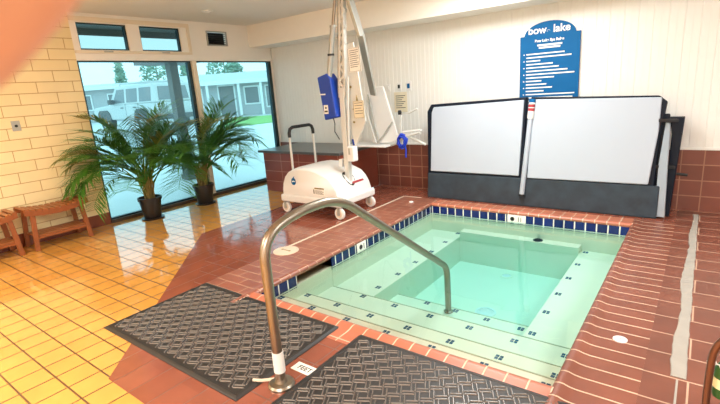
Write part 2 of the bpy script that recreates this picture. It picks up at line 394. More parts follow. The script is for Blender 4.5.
def window(n, y0, y1, z0, z1, fr, gl, fw, label, fmat):
    t = bpy.data.objects.new('window_%d' % n, None); C.objects.link(t); t.location = (XL-.06, (y0+y1)/2, z0); struct(t, label, 'window')
    x0, x1 = -.03, .03; h0, h1 = y0-(y0+y1)/2, y1-(y0+y1)/2; H = z1-z0
    b = MB(); b.box(x0, x1, h0, h0+fw[0], 0, H); b.box(x0, x1, h1-fw[1], h1, 0, H); b.box(x0, x1, h0+fw[0], h1-fw[1], 0, fw[2]); b.box(x0, x1, h0+fw[0], h1-fw[1], H-fw[2], H)
    b.build('frame', fmat, t)
    b = MB(); b.box(-.004, .004, h0+fw[0], h1-fw[1], fw[2], H-fw[2]); b.build('pane', gl, t)
window(1, 2.72, 4.40, .045, 2.2, M['frame'], M['glass'], (.03, .06, .02), 'tall clear window left of the mullion behind the palms', M['darkframe'])
window(2, 4.475, 6.09, .045, 2.2, M['frame'], M['glass'], (.02, .07, .02), 'tall clear window right of the mullion', M['darkframe'])
window(3, 2.80, 3.455, 2.335, 2.675, M['frame'], M['tglass'], (.02, .02, .02), 'left tinted transom window', M['darkframe'])
window(4, 3.635, 4.275, 2.335, 2.675, M['frame'], M['tglass'], (.02, .02, .02), 'right tinted transom window', M['darkframe'])
for y, lab in ((3.14, 'small window latch under the left transom'), (3.98, 'small window latch under the right transom')):
    t = thing('window_latch', lab, 'latch', (XL+.02, y, 2.312), 0, 'transom latches')
    b = MB(); b.box(0, .012, -.06, .06, -.008, .008); b.build('plate', M['grey_metal'], t, bevel=.002)
    b = MB(); b.bar((.012, -.05, 0), (.03, .04, .004), .012, .008); b.build('lever', M['grey_metal'], t)
# wall vent
t = thing('wall_vent', 'black louvred vent with metal frame high on the wall right of the transoms', 'vent', (XL, 4.935, 2.55))
b = MB(); y, z = .20, .115
b.box(0, .018, -y, -y+.025, -z, z); b.box(0, .018, y-.025, y, -z, z); b.box(0, .018, -y+.025, y-.025, z-.02, z); b.box(0, .018, -y+.025, y-.025, -z, -z+.02); b.build('frame', M['grey_metal'], t, bevel=.003)
b = MB(); b.box(-.05, -.045, -y+.025, y-.025, -z+.02, z-.02); b.build('backing', M['dark'], t)
b = MB()
for i in range(6): b.bar((-.012, -y+.025, -.08+.032*i), (-.012, y-.025, -.08+.032*i), .03, .003, up=(.5,0,1))
b.build('louvre', M['dark'], t)
# switch plate
t = thing('wall_switch', 'grey metal switch plate with dark centre on the cream brick wall', 'switch', (XL, 1.895, 1.448))
b = MB(); b.box(0, .006, -.045, .045, -.06, .06); b.build('plate', M['grey_metal'], t, bevel=.003)
b = MB(); b.lathe([(.016, .006), (.016, .016), (.010, .018)], axis='x', n=16); b.build('knob', M['dark'], t, 40)
# ceiling fittings
t = thing('recessed_downlight', 'small round white fitting on the ceiling above the windows', 'ceiling light', (-5.68, 4.186, ZC))
b = MB(); b.lathe([(.075, 0), (.075, -.012), (.06, -.022), (.045, -.022), (.045, -.008)], n=24); b.build('trim_ring', M['white'], t, 40)
b = MB(); b.lathe([(.044, -.008), (.044, -.014), (.02, -.02)], n=24); b.build('lens', M['paper'], t, 40)

# ------------------------------------------------------------------ tiled block with stone top, left corner
t = thing('tiled_bench', 'low red tiled bench with dark stone top in the corner by the window', 'bench', (-5.1, 5.6, 0))
b = MB(); b.box(-.84, .83, -.5, .462, 0, .655); b.build('body', M['blockred'], t)
b = MB(); b.box(.83, .836, -.5, .462, 0, .655); b.build('side_tiles', M['blockred_side'], t)
b = MB(); b.box(-.93, .86, -.54, .458, .655, .695); b.build('top', M['granite'], t, bevel=.006)

# ------------------------------------------------------------------ blue rules sign
SX, SY = -1.60, YB-.03
t = thing('rules_sign', 'blue arched spa rules board with white lettering on the beadboard wall', 'sign', (SX, SY, 1.15))
hw = .352; poly = [(-hw, 0), (hw, 0), (hw, .925), (hw-.05, .925)]
for i in range(1, 20):
    a = PI*i/20; poly.append(((hw-.055)*math.cos(a), .925+.155*math.sin(a)))
poly += [(-hw+.05, .925), (-hw, .925)]
b = MB(); b.prism(poly, 0, .018, f=lambda u, v, w: (u, w, v)); b.build('board', M['signblue'], t, bevel=.003)
RX = Matrix.Rotation(PI/2, 4, 'X')
text_mesh('title', 'bow', .122, M['paper'], t, Matrix.Translation((-.145, -.001, .945)) @ RX, bold=.0025)
text_mesh('title', 'lake', .122, M['paper'], t, Matrix.Translation((.140, -.001, .945)) @ RX, bold=.0025)
b = MB(); b.tube([(-.012+.018*math.cos(a*PI/5), -.002, .965+.011*math.sin(a*PI/5)) for a in range(8)], .003, 6); b.build('emblem', M['coverg'], t)
text_mesh('heading', 'Bow Lake Spa Rules', .042, M['paper'], t, Matrix.Translation((0, -.001, .845)) @ RX, bold=.0015)
def rule_line(x0, x1, z, h, name='rule_line'):
    b = MB(); b.box(x0, x1, -.0015, .001, z, z+h); b.build(name, M['paper'], t)
rule_line(-.14, .15, .795, .02, 'subheading'); rule_line(-.12, .13, .765, .02, 'subheading')
ends = [.18, .26, -.10, .05, .12, .22, .30, .07, -.08, -.02, .05, -.05, .31, .29, .1, .2, .26]
z = .70
for i, e in enumerate(ends):
    rule_line(-.27, e, z, .014)
    if i % 2 == 0: rule_line(-.305, -.292, z, .012, 'bullet')
    z -= .041

# small things on the back wall left of the cover
t = thing('wall_notice', 'cream notice sheet on the beadboard wall above the lift seat', 'notice', (-3.775, YB-.005, 1.345))
b = MB(); b.box(-.115, .115, -.004, 0, -.15, .15); b.build('sheet', M['paper2'], t)
b = MB()
for i in range(7): b.box(-.085, .085-.03*(i % 3), -.0055, -.003, .09-.03*i, .10-.03*i)
b.build('print_lines', M['ink'], t)
def wallplate(x, z, lab, m, w=.035, h=.055):
    t = thing('wall_control', lab, 'switch', (x, YB, z), 0)
    b = MB(); b.box(-w, w, -.012, 0, -h, h); b.build('plate', M['white'], t, bevel=.003)
    b = MB(); b.box(-w*.5, w*.5, -.022, -.012, -h*.5, h*.5); b.build('button', m, t, bevel=.002)
wallplate(-3.79, 1.58, 'white wall plate with small dark button above the cream notice', M['dark'])
wallplate(-3.62, 1.58, 'white wall plate with blue button above and right of the cream notice', M['signblue'], .042, .07)
wallplate(-3.99, 1.57, 'blank white wall plate above and left of the cream notice', M['white'])

# ------------------------------------------------------------------ spa cover folded and stood on edge
t = thing('spa_cover', 'folded dark vinyl spa cover with pale grey faces standing behind the pool', 'spa cover', (-1.685, 5.62, 0))
# front leaf leans back a little: local x along the wall
TL = math.atan2(.14, 1.31); LM = Matrix.Rotation(-TL, 4, 'X')
b = MB(); b.box(-1.425, 1.37, 0, .10, 0, .36); b.build('skirt', M['slate'], t, bevel=.015, xf=LM)
def leaf(poly, y0, y1, bulge, name, mat, bev):
    b = MB(); b.prism(poly, y0, y1, f=lambda u, v, w: (u, w, v)); return b.build(name, mat, t, bevel=bev, xf=LM, bseg=3)
leaf([(-1.425, .345), (-1.455, 1.22), (-1.40, 1.315), (-.08, 1.36), (-.08, .33)], .012, .10, 0, 'left_leaf', M['navyv'], .012)
leaf([(-.03, .33), (-.03, 1.355), (1.29, 1.315), (1.365, 1.25), (1.325, .85), (1.32, .345)], .012, .10, 0, 'right_leaf', M['navyv'], .012)
leaf([(-1.37, .385), (-1.375, 1.20), (-1.345, 1.275), (-.105, 1.325), (-.125, .385)], -.014, .02, 0, 'left_face', M['coverw'], .012)
leaf([(-.02, .365), (-.005, 1.325), (1.315, 1.295), (1.315, .95), (1.265, .37)], -.014, .02, 0, 'right_face', M['coverw'], .012)
# back leaf showing at the right end
b = MB(); b.prism([(.11, 0), (.21, 0), (.215, 1.08), (.15, 1.12)], -1.36, 1.40, f=lambda u, v, w: (w, u, v)); b.build('back_leaf', M['navyv'], t, bevel=.012)
b = MB(); b.prism([(1.345, .02), (1.44, .02), (1.41, 1.0), (1.37, 1.06), (1.34, .6)], .02, .11, f=lambda u, v, w: (u, w+v*.1, v)); b.build('end_panel', M['coverg'], t, bevel=.008)
b = MB(); b.prism([(1.42, .0), (1.475, .0), (1.525, 1.07), (1.39, 1.07), (1.425, .9)], .14, .24, f=lambda u, v, w: (u, w+v*.08, v)); b.build('end_flap', M['navyv'], t, bevel=.008)
for z, x1 in ((1.05, 1.47), (.56, 1.48)):
    b = MB(); b.bar((1.31, .09, z), (x1, .16, z-.01), .05, .035); b.build('strap', M['dark'], t, bevel=.004)
b = MB(); b.tube([(1.50, .2, .47), (1.56, .2, .465), (1.60, .2, .46)], .016, 8); b.build('handle', M['dark'], t, 40)
t = thing('pole', 'white pole with red, white and blue bands standing between the cover halves', 'pole', (-1.755, 5.615, .16))
pm = Matrix.Rotation(-TL+.0, 4, 'X') @ Matrix.Rotation(.06, 4, 'Y')
b = MB(); b.lathe([(.028, 0), (.03, .01), (.03, .92), (.028, .94)], n=16); b.build('shaft', M['coverw'], t, 40, xf=pm)
for i, (z0, z1, m) in enumerate(((.94, 1.03, 'white'), (1.03, 1.065, 'red_paint'), (1.065, 1.075, 'white'), (1.075, 1.11, 'red_paint'), (1.11, 1.13, 'white'), (1.13, 1.175, 'signblue'))):
    b = MB(); b.lathe([(.038, z0), (.038, z1)], n=16); b.build('band', M[m], t, 40, xf=pm)
b = MB(); b.lathe([(.04, -.02), (.04, .0)], n=16); b.build('foot', M['dark'], t, 40, xf=pm)

# ------------------------------------------------------------------ pool lift
LX, LY = -4.05, 4.53
L = thing('pool_lift', 'white wheeled pool lift with blue battery, tall mast and seat, beside the pool', 'pool lift', (LX, LY, 0))
b = MB(); b.box(-.53, .53, -.385, .385, .165, .262); b.build('base_tray', M['white'], L, bevel=.022, bseg=3)
top = [(-.50, .262), (-.495, .34), (-.475, .43), (-.435, .52), (-.37, .585), (-.28, .625), (-.15, .645), (0, .64), (.12, .62), (.24, .575), (.34, .535), (.41, .465), (.46, .375), (.49, .262)]
rings = [(-.36, .90), (-.352, .935), (-.335, .96), (-.30, .98), (-.22, 1.0), (.22, 1.0), (.30, .98), (.335, .96), (.352, .935), (.36, .90)]
vs = []; fs = []; n = len(top)
for y, k in rings:
    for x, z in top: vs.append((x*(.985 + .015*(k-.9)*10), y, .262+(z-.262)*k))
for i in range(len(rings)-1):
    for j in range(n-1): fs.append((i*n+j, i*n+j+1, (i+1)*n+j+1, (i+1)*n+j))
fs.append(tuple(range(n))); fs.append(tuple(range((len(rings)-1)*n, len(rings)*n))[::-1])
b = MB(); b.add(vs, fs); sh = b.build('shell', M['white'], L, 50)
# slot collar
def shell_z(x):
    for (x0, z0), (x1, z1) in zip(top, top[1:]):
        if x0 <= x <= x1: return z0+(z1-z0)*(x-x0)/(x1-x0)
    return .3
MXm, MYm = .392, .0      # mast foot, local
b = MB(); ring = [(MXm+.07*math.cos(a*PI/12), MYm-.005+.095*math.sin(a*PI/12)) for a in range(24)]
b.add([(x, y, shell_z(x)+.004) for x, y in ring], [tuple(range(24))]); b.build('mast_slot', M['dark'], L)
# logo and stickers on the shell
b = MB(); b.prism([(-.27+.042*math.cos(a*PI/10), .445+.042*math.sin(a*PI/10)) for a in range(-11, 2)]+[(-.232, .475), (-.258, .505), (-.248, .525), (-.30, .485)], -.3635, -.358, f=lambda u, v, w: (u, w, v)); b.build('logo', M['signblue'], L)
b = MB(); b.prism([(-.300, .452), (-.275, .463), (-.243, .458), (-.236, .448), (-.262, .450), (-.285, .440)], -.3645, -.362, f=lambda u, v, w: (u, w, v)); b.build('logo_wave', M['paper'], L)
b = MB(); b.box(.07, .265, -.3625, -.359, .30, .395); st = b.build('label_sticker', M['paper'], L)
b = MB(); b.box(.10, .265, -.3635, -.362, .378, .395); b.build('label_band', M['stem'], L)
b = MB()
for i in range(4): b.box(.11, .255-.02*(i % 2), -.3635, -.362, .312+.014*i, .317+.014*i)
b.box(.08, .095, -.3635, -.362, .312, .37); b.build('label_print', M['ink'], L)
b = MB()
def on_shell(x, y): return (x, y, shell_z(x)+.004)
WS = [(.478, .0), (.478, .25), (.435, .25), (.435, .0)]
b.add([on_shell(x, y) for x, y in WS], [(0,1,2,3)]); b.build('warning_sticker', M['paper'], L)
b = MB(); b.add([tuple(a+c for a, c in zip(on_shell(x, y), (.002,0,.002))) for x, y in ((.452, -.0), (.452, .24), (.438, .24), (.438, -.0))], [(0,1,2,3)]); b.build('warning_band', M['red_paint'], L)
# wheels
for sx in (-1, 1):
    for sy in (-1, 1):
        x, y = sx*.475, sy*.335
        b = MB(); b.lathe([(.02, -.022), (.066, -.022), (.075, -.014), (.075, .014), (.066, .022), (.02, .022)], (x, y, .077), 24, 'y'); w = b.build('caster_wheel', M['white'], L, 40)
        b = MB(); b.lathe([(.045, -.0245), (.045, .0245)], (x, y, .077), 20, 'y'); b.build('hub', M['lid'], w, 40)
        b = MB(); b.lathe([(.022, -.030), (.022, .030)], (x, y, .077), 16, 'y'); b.build('axle', M['grey_metal'], w, 40)
        b = MB(); b.box(x-.022, x+.022, y-.036, y-.030, .06, .165); b.box(x-.022, x+.022, y+.030, y+.036, .06, .165); b.box(x-.022, x+.022, y-.036, y+.036, .152, .168); b.build('caster_fork', M['grey_metal'], L, bevel=.003)
# push handle
hp0, hp1 = (-.55, .06), (-.55, .50)
hx = -.555
hy0, hy1 = -.07, .415
b = MB(); b.tube([(hx, hy0, .2), (hx, hy0, 1.04)], .0165, 12); b.build('handle_post', M['white_metal'], L, 40)
b = MB(); b.tube([(hx, hy1, .2), (hx, hy1, 1.04)], .0165, 12); b.build('handle_post', M['white_metal'], L, 40)
pts = [(hx, hy0, 1.0), (hx, hy0, 1.06), (hx, hy0+.02, 1.11), (hx, hy0+.07, 1.135), (hx, hy1-.07, 1.135), (hx, hy1-.02, 1.11), (hx, hy1, 1.06), (hx, hy1, 1.0)]
b = MB(); b.tube(pts, .023, 12); b.build('handle_grip', M['dark'], L, 50)
# mast: box section with pierced web, leaning slightly
base = Vector((MXm, MYm, .40)); apex = Vector((.56, MYm, 2.74))
md = (apex-base).normalized()
def mp(h, dx=0, dy=0):   # point on the mast at height z=h
    return Vector((MXm + max(0, h-1.5)*.10 + dx, MYm + dy, h))   # plumb below, leaning a little above the battery
b = MB(); b.bar(mp(.43), mp(1.62), .075, .07, up=(0,1,0)); b.build('mast', M['white_metal'], L, bevel=.008)
# pierced upper web: two rails with zig-zag between (triangular cut-outs)
b = MB(); b.bar(mp(1.5, -.03), mp(2.74, -.03), .03, .06, up=(0,1,0)); b.bar(mp(1.5, .05), mp(2.74, .01), .03, .06, up=(0,1,0))
zz = [1.6+.09*i for i in range(12)]
for i, (a, c) in enumerate(zip(zz, zz[1:])):
    b.bar(mp(a, -.03 if i % 2 else .045), mp(c, .045 if i % 2 else -.03), .028, .05, up=(0,1,0))
b.build('mast_web', M['white_metal'], L, bevel=.003)
b = MB(); b.bar(mp(1.55, -.075, .03), mp(2.70, -.075, .03), .022, .05, up=(0,1,0)); b.build('cable_channel', M['grey_metal'], L, bevel=.003)
# actuator on the left of the mast
A0, A1 = Vector((.235, -.05, 1.72)), Vector((.45, -.05, 2.72))
b = MB(); b.tube([A0, A0.lerp(A1, .62)], .034, 14); b.build('actuator_tube', M['grey_metal'], L, 40)
b = MB(); b.tube([A0.lerp(A1, .6), A1], .019, 12); b.build('actuator_rod', M['steel'], L, 40)
for k in (.0, .30, .62):
    p = A0.lerp(A1, k); b = MB(); b.lathe([(.042, -.012), (.042, .012)], tuple(p), 14); b.build('actuator_collar', M['dark'] if k == .30 else M['grey_metal'], L, 40)
# battery box
b = MB()
b.prism([(-.115, -.30), (.095, -.265), (.10, .20), (.045, .275), (-.115, .235)], -.07, .09, f=lambda u, v, w: (.215+u+.07*(v < 0)*(-v/.3)-.02, w-.03, 1.53+v)); b.build('battery', M['blue'], L, bevel=.014)
b = MB(); b.box(.11, .20, -.1035, -.100, 1.545, 1.562); b.build('battery_lettering', M['paper'], L)
b = MB(); b.box(.155, .225, -.1035, -.100, 1.31, 1.42); bs = b.build('battery_sticker', M['paper'], L)
b = MB(); b.box(.165, .215, -.1045, -.103, 1.33, 1.35); b.lathe([(.014, -.1045), (.014, -.103)], (.19, 0, 1.385), 12, 'y'); b.build('battery_print', M['ink'], L)
b = MB(); b.tube([(.26, -.06, 1.27), (.29, -.07, 1.18), (.26, -.05, 1.08), (.33, -.05, .98)], .006, 6); b.build('battery_cable', M['dark'], L)
# control box low on the mast
b = MB(); b.box(.445, .55, -.07, .03, .70, .89); b.build('control_box', M['white'], L, bevel=.012)
b = MB(); b.box(.475, .50, -.073, -.07, .79, .87); b.build('control_label', M['grey_metal'], L)
b = MB(); b.box(.29, .34, -.06, .02, .62, .72); b.build('latch_block', M['white'], L, bevel=.008)
b = MB(); b.tube([mp(.85, .06, -.02), mp(1.2, .075, -.02), mp(1.75, .10, -.02)], .014, 10); b.build('link_rod', M['white_metal'], L, 40)
# lift arms down to the seat
SXl, SYl = .30, 1.05        # seat centre, local
top0 = Vector((.56, -.02, 2.72))
b = MB(); b.bar((.585, -.02, 2.74), (.665, .10, 2.20), .05, .10, up=(0,1,0)); b.bar((.665, .10, 2.22), (.25, .88, 1.50), .05, .08, up=(1,0,0)); b.build('upper_arm', M['grey_metal'], L, bevel=.005)
b = MB()
b.prism([(.50, 2.12), (.60, 2.14), (.71, 1.20), (.52, .86), (.47, 1.15), (.455, 1.75)], .02, .04, f=lambda u, v, w: (u, w, v)); b.build('arm_plate', M['white_metal'], L, bevel=.003)
b = MB(); b.prism([(.60, 1.52), (.645, 1.36), (.58, 1.36)], .012, .0195, f=lambda u, v, w: (u, w, v)); b.build('plate_cutout', M['stem'], L)
for z, x in ((1.35, .545), (1.19, .535), (1.62, .52)):
    b = MB(); b.lathe([(.014, .01), (.014, .02)], (x, 0, z), 10, 'y'); b.build('bolt', M['stem'], L, 40)
# instruction sheets taped to the arm
def sheet_part(x0, x1, z0, z1, y, tilt, m, nl, name):
    cx, cz = (x0+x1)/2, (z0+z1)/2; xf = Matrix.Translation((cx, y, cz)) @ Matrix.Rotation(tilt, 4, 'Y')
    w, h = (x1-x0)/2, (z1-z0)/2
    b = MB(); b.box(-w, w, -.003, 0, -h, h); o = b.build(name, m, L, xf=xf)
    b = MB()
    for i in range(nl):
        zt = h*.78-i*(1.5*h/nl); b.box(-w*.72, w*(.72-.25*(i % 3 == 2)), -.0045, -.003, zt-.006, zt)
    b.build('sheet_print', M['ink'], o, xf=xf)
    b = MB()
    for a, c in (((-w*.92, -h*.95), (w*.92, -h*.95)), ((-w*.92, h*.95), (w*.92, h*.95)), ((-w*.92, -h*.95), (-w*.92, h*.95)), ((w*.92, -h*.95), (w*.92, h*.95))):
        b.bar((a[0], -.0035, a[1]), (c[0], -.0035, c[1]), .005, .002)
    b.build('sheet_border', M['ink'], o, xf=xf)
sheet_part(.575, .755, 1.79, 2.07, -.06, -.04, M['paper'], 9, 'instruction_sheet')
sheet_part(.56, .725, 1.24, 1.45, -.01, -.03, M['paper2'], 5, 'instruction_sheet')
# seat hanging over the tiled bench
b = MB()
b.prism([(.10, 1.60), (.345, 1.60), (.58, .83), (.40, .79), (.10, .79), (.03, 1.42)], .955, .99, f=lambda u, v, w: (u+.0, w+.03, v)); b.build('seat_back', M['white'], L, bevel=.012)
b = MB(); b.tube([(.085, .95, 1.42), (.075, .945, 1.2), (.20, .94, .80)], .016, 8); b.build('seat_rail', M['white_metal'], L, 40)
b = MB(); b.tube([(.10, .955, 1.50), (.20, .955, .95), (.25, .955, .80)], .012, 8); b.build('seat_rail', M['grey_metal'], L, 40)
b = MB(); b.tube([(.22, .95, .80), (.33, .945, .90), (.50, .95, 1.10)], .013, 8); b.build('seat_brace', M['grey_metal'], L, 40)
b = MB(); b.box(-.30, .42, .85, 1.3, .74, .77); b.build('seat_pan', M['white'], L, bevel=.012)
b = MB(); b.lathe([(.035, .77), (.045, .86)], (-.14, .87, 0), 14); b.build('cup', M['blue'], L, 40)
b = MB(); b.tube([(.42, 1.0, .755), (.56, .95, .80), (.72, .95, .90), (.93, .97, .945)], .018, 8); b.tube([(.74, .95, .90), (.93, 1.12, .76)], .018, 8); b.build('foot_rest_bar', M['white_metal'], L, 40)
b = MB(); b.bar((.66, .97, .955), (.94, .99, .98), .07, .02); b.build('foot_rest', M['white'], L, bevel=.006)
b = MB(); b.tube([(.62, .96, .80), (.625, .97, 1.0), (.64, .97, 1.21), (.78, .97, 1.22), (.90, .97, 1.27)], .014, 8); b.build('arm_rest_bar', M['white_metal'], L, 40)
b = MB(); b.lathe([(.024, 1.20), (.028, 1.235), (.02, 1.26)], (.63, .95, 0), 12); b.build('arm_rest_joint', M['dark'], L, 40)
rb = random.Random(11)
b = MB()
for i in range(7):
    a = rb.uniform(0, 6.28); c = Vector((.655, .93, .83)); pts = []
    for j in range(9):
        q = a + j*.75; pts.append(c + Vector((math.cos(q)*.075*rb.uniform(.6, 1.1), rb.uniform(-.03, .03), math.sin(q)*.10*rb.uniform(.6, 1.1))))
    b.tube(pts, .014, 6)
b.tube([(.70, .93, .80), (.715, .93, .70), (.71, .93, .60)], .013, 6)
b.build('belt_bundle', M['bluefab'], L, 60)

# ------------------------------------------------------------------ stainless hand rail in the pool
t = thing('pool_handrail', 'bent stainless steel handrail curving from the deck between the mats into the pool', 'handrail', (-1.78, 1.455, 0))
def fillet(pts, r, n=7):
    pts = [Vector(p) for p in pts]; out = [pts[0]]
    for i in range(1, len(pts)-1):
        a, p, c = pts[i-1], pts[i], pts[i+1]; rr = min(r[i-1] if isinstance(r, list) else r, (a-p).length*.49, (c-p).length*.49)
        s, e = p+(a-p).normalized()*rr, p+(c-p).normalized()*rr
        for k in range(n+1):
            u = k/n; out.append(s*(1-u)**2 + p*2*u*(1-u) + e*u*u)
    return out+[pts[-1]]
rail = fillet([(0, 0, .0), (0, -.005, .885), (0, .28, .955), (0, .63, .945), (0, 2.09, -.06), (0, 2.10, -.52)], [.24, .3, .25, .10], 10)
b = MB(); b.tube(rail, .0285, 16); b.build('rail_tube', M['steel'], t, 60)
b = MB(); b.lathe([(.075, 0), (.075, .012), (.066, .022), (.036, .026), (.030, .045), (.025, .045)], n=28); b.build('escutcheon', M['steel'], t, 40)
b = MB(); b.lathe([(.045, -.52), (.045, -.51), (.03, -.50)], (0, 2.10, 0), 20); b.build('escutcheon', M['steel'], t, 40)
b = MB(); b.lathe([(.032, .09), (.032, .215)], n=20); b.build('tape_sleeve', M['white'], t, 40)['label'] = 'white tape sleeve'
b = MB(); b.tube([(-.06, .0, .016), (-.11, -.05, .018), (-.16, -.07, .016)], .009, 8); b.build('locking_bolt', M['lid'], t, 40)

# ------------------------------------------------------------------ rubber mats
def rubber_mat(x0, y0, w, d, label, seed):
    t = thing('floor_mat', label, 'mat', (x0, y0, 0), 0, 'black rubber floor mats')
    b = MB(); e = .022; H = .0125
    prof = [(0, .001), (.010, .007), (.024, H), (.034, H), (.038, .0095)]
    # rim: swept border; field slab
    b.prism([(0,0),(w,0),(w,d),(0,d)], .001, .003); b.box(.036, w-.036, .036, d-.036, .002, .0105)
    b.build('base_sheet', M['mat'], t)
    b = MB(); vs = []; fs = []
    for u, z in prof: vs += [(u, u, z), (w-u, u, z), (w-u, d-u, z), (u, d-u, z)]
    for i in range(len(prof)-1):
        for k in range(4): fs.append((i*4+k, i*4+(k+1) % 4, (i+1)*4+(k+1) % 4, (i+1)*4+k))
    b.add(vs, fs); b.build('rim', M['mat'], t)
    # raised interlocking chevron ribs
    b = MB(); c = .056; nx, ny = int((w-.09)/c), int((d-.09)/c)
    ox, oy = (w-nx*c)/2, (d-ny*c)/2
    for i in range(nx):
        for j in range(ny):
            cx, cy = ox+(i+.5)*c, oy+(j+.5)*c; flip = (i+j) % 2
            s = c*.5
            dirv = (.93, .50) if flip else (-.50, .93)
            px, py = -dirv[1], dirv[0]
            for q in (-.34, .34):
                mx_, my_ = cx+px*s*q*1.1, cy+py*s*q*1.1
                ex, ey = dirv[0]*s*1.12, dirv[1]*s*1.12
                wx, wy = px*.0042, py*.0042
                vs = [(mx_-ex-wx, my_-ey-wy, .0105), (mx_+ex-wx, my_+ey-wy, .0105), (mx_+ex+wx, my_+ey+wy, .0105), (mx_-ex+wx, my_-ey+wy, .0105)]
                vt = [(mx_-ex*.9-wx*.4, my_-ey*.9-wy*.4, .0160), (mx_+ex*.9-wx*.4, my_+ey*.9-wy*.4, .0160), (mx_+ex*.9+wx*.4, my_+ey*.9+wy*.4, .0160), (mx_-ex*.9+wx*.4, my_-ey*.9+wy*.4, .0160)]
                b.add(vs+vt, [(4,5,6,7),(0,1,5,4),(1,2,6,5),(2,3,7,6),(3,0,4,7)])
    b.build('tread_ribs', M['rib'], t)
rubber_mat(-3.45, 1.22, 1.56, .90, 'black ribbed rubber mat left of the handrail, reaching the yellow tiles', 1)
rubber_mat(-1.71, 1.23, 1.50, .885, 'black ribbed rubber mat right of the handrail, along the pool steps', 2)

# ------------------------------------------------------------------ deck fittings
t = thing('skimmer_lid', 'round beige skimmer lid set in the deck left of the pool', 'skimmer lid', (-3.381, 3.047, 0))
b = MB(); b.lathe([(.135, 0), (.135, .006), (.125, .009), (.114, .009), (.112, .004)], n=36); b.build('ring', M['lid'], t, 40)
b = MB(); b.lathe([(.111, 0), (.111, .008), (.05, .010), (.001, .010)], n=36); b.build('lid', M['lid'], t, 40)
b = MB(); b.lathe([(.014, .0095), (.014, .0125)], (.05, .0, 0), 12); b.lathe([(.014, .0095), (.014, .0125)], (-.05, .0, 0), 12); b.box(-.03, .03, -.006, .006, .009, .0125); b.build('finger_hole', M['stem'], t, 40)
t = thing('deck_plug', 'small round white plug on the right coping tiles', 'plug', (-.286, 2.861, .002))
b = MB(); b.lathe([(.040, 0), (.040, .005), (.032, .009), (.001, .010)], n=24); b.build('cap', M['white'], t, 40)
b = MB(); b.lathe([(.006, .009), (.006, .0115)], n=10); b.build('screw', M['grey_metal'], t, 40)
t = thing('deck_plug', 'small white plug on the deck by the left end of the spa cover', 'plug', (-3.17, 5.27, .002))
b = MB(); b.lathe([(.032, 0), (.032, .012), (.022, .018), (.001, .019)], n=20); b.build('cap', M['white'], t, 40)
# weathered strip
b = MB(); rs = random.Random(5); n = 60; vs = []; fs = []
for i in range(n+1):
    y = 2.61+(5.95-2.61)*i/n
    l, r = -.018+rs.uniform(-.004, .003)-.010*math.sin(i*.31), .050+rs.uniform(-.003, .003)
    if i > 38: l += .015
    vs += [(l, y, .001), (r, y, .001), (r-.004, y, .006), (l+.004, y, .006)]
for i in range(n):
    a = i*4
    for k in range(4): fs.append((a+k, a+(k+1) % 4, a+4+(k+1) % 4, a+4+k))
fs += [(0,1,2,3), (n*4, n*4+3, n*4+2, n*4+1)]
b.add(vs, fs); tag(b.build('deck_strip', M['caulk']), 'long weathered whitish strip patched along the red deck right of the pool', 'strip')
b = MB(); b.box(.008, .018, 1.95, 2.59, .0005, .003); b.box(-.05, .03, 2.02, 2.10, .0005, .004)
tag(b.build('grout_smear', M['caulk']), 'thin pale grout smear continuing from the near end of the white strip', 'grout')
# depth markers
t = thing('depth_marker', 'white tile with dark symbol in the waterline left of the pool', 'depth marker', (PX0+.009, 3.665, -.072))
b = MB(); b.box(0, .008, -.08, .08, -.052, .052); b.build('tile', M['paper'], t, bevel=.002)
b = MB(); b.lathe([(.028, .008), (.028, .0095), (.019, .0095), (.019, .008)], (0, -.015, 0), 20, 'x'); b.bar((.0095, -.035, -.02), (.0095, .005, .02), .006, .002); b.box(.008, .0095, .035, .045, -.03, .03); b.build('symbol', M['ink'], t)
t = thing('depth_marker', 'white tile with dark symbol in the far waterline below the pole', 'depth marker', (-1.71, PY1-.009, -.075))
b = MB(); b.box(-.11, .11, -.008, 0, -.05, .05); b.build('tile', M['paper'], t, bevel=.002)
b = MB(); b.lathe([(.026, -.008), (.026, -.0095), (.018, -.0095), (.018, -.008)], (-.05, 0, 0), 20, 'y'); b.bar((-.068, -.0095, -.018), (-.032, -.0095, .018), .006, .002); b.box(.02, .028, -.0095, -.008, -.028, .028); b.box(.05, .058, -.0095, -.008, -.028, .028); b.build('symbol', M['ink'], t)
t = thing('depth_marker', 'white deck tile with dark letters between the two mats', 'depth marker', (-1.765, 1.632, 0))
b = MB(); b.box(-.085, .085, -.038, .038, 0, .004); b.build('tile', M['paper'], t, bevel=.001)
text_mesh('lettering', 'FEET', .05, M['ink'], t, Matrix.Translation((0, -.018, .0045)), ext=.0004, bold=.001)

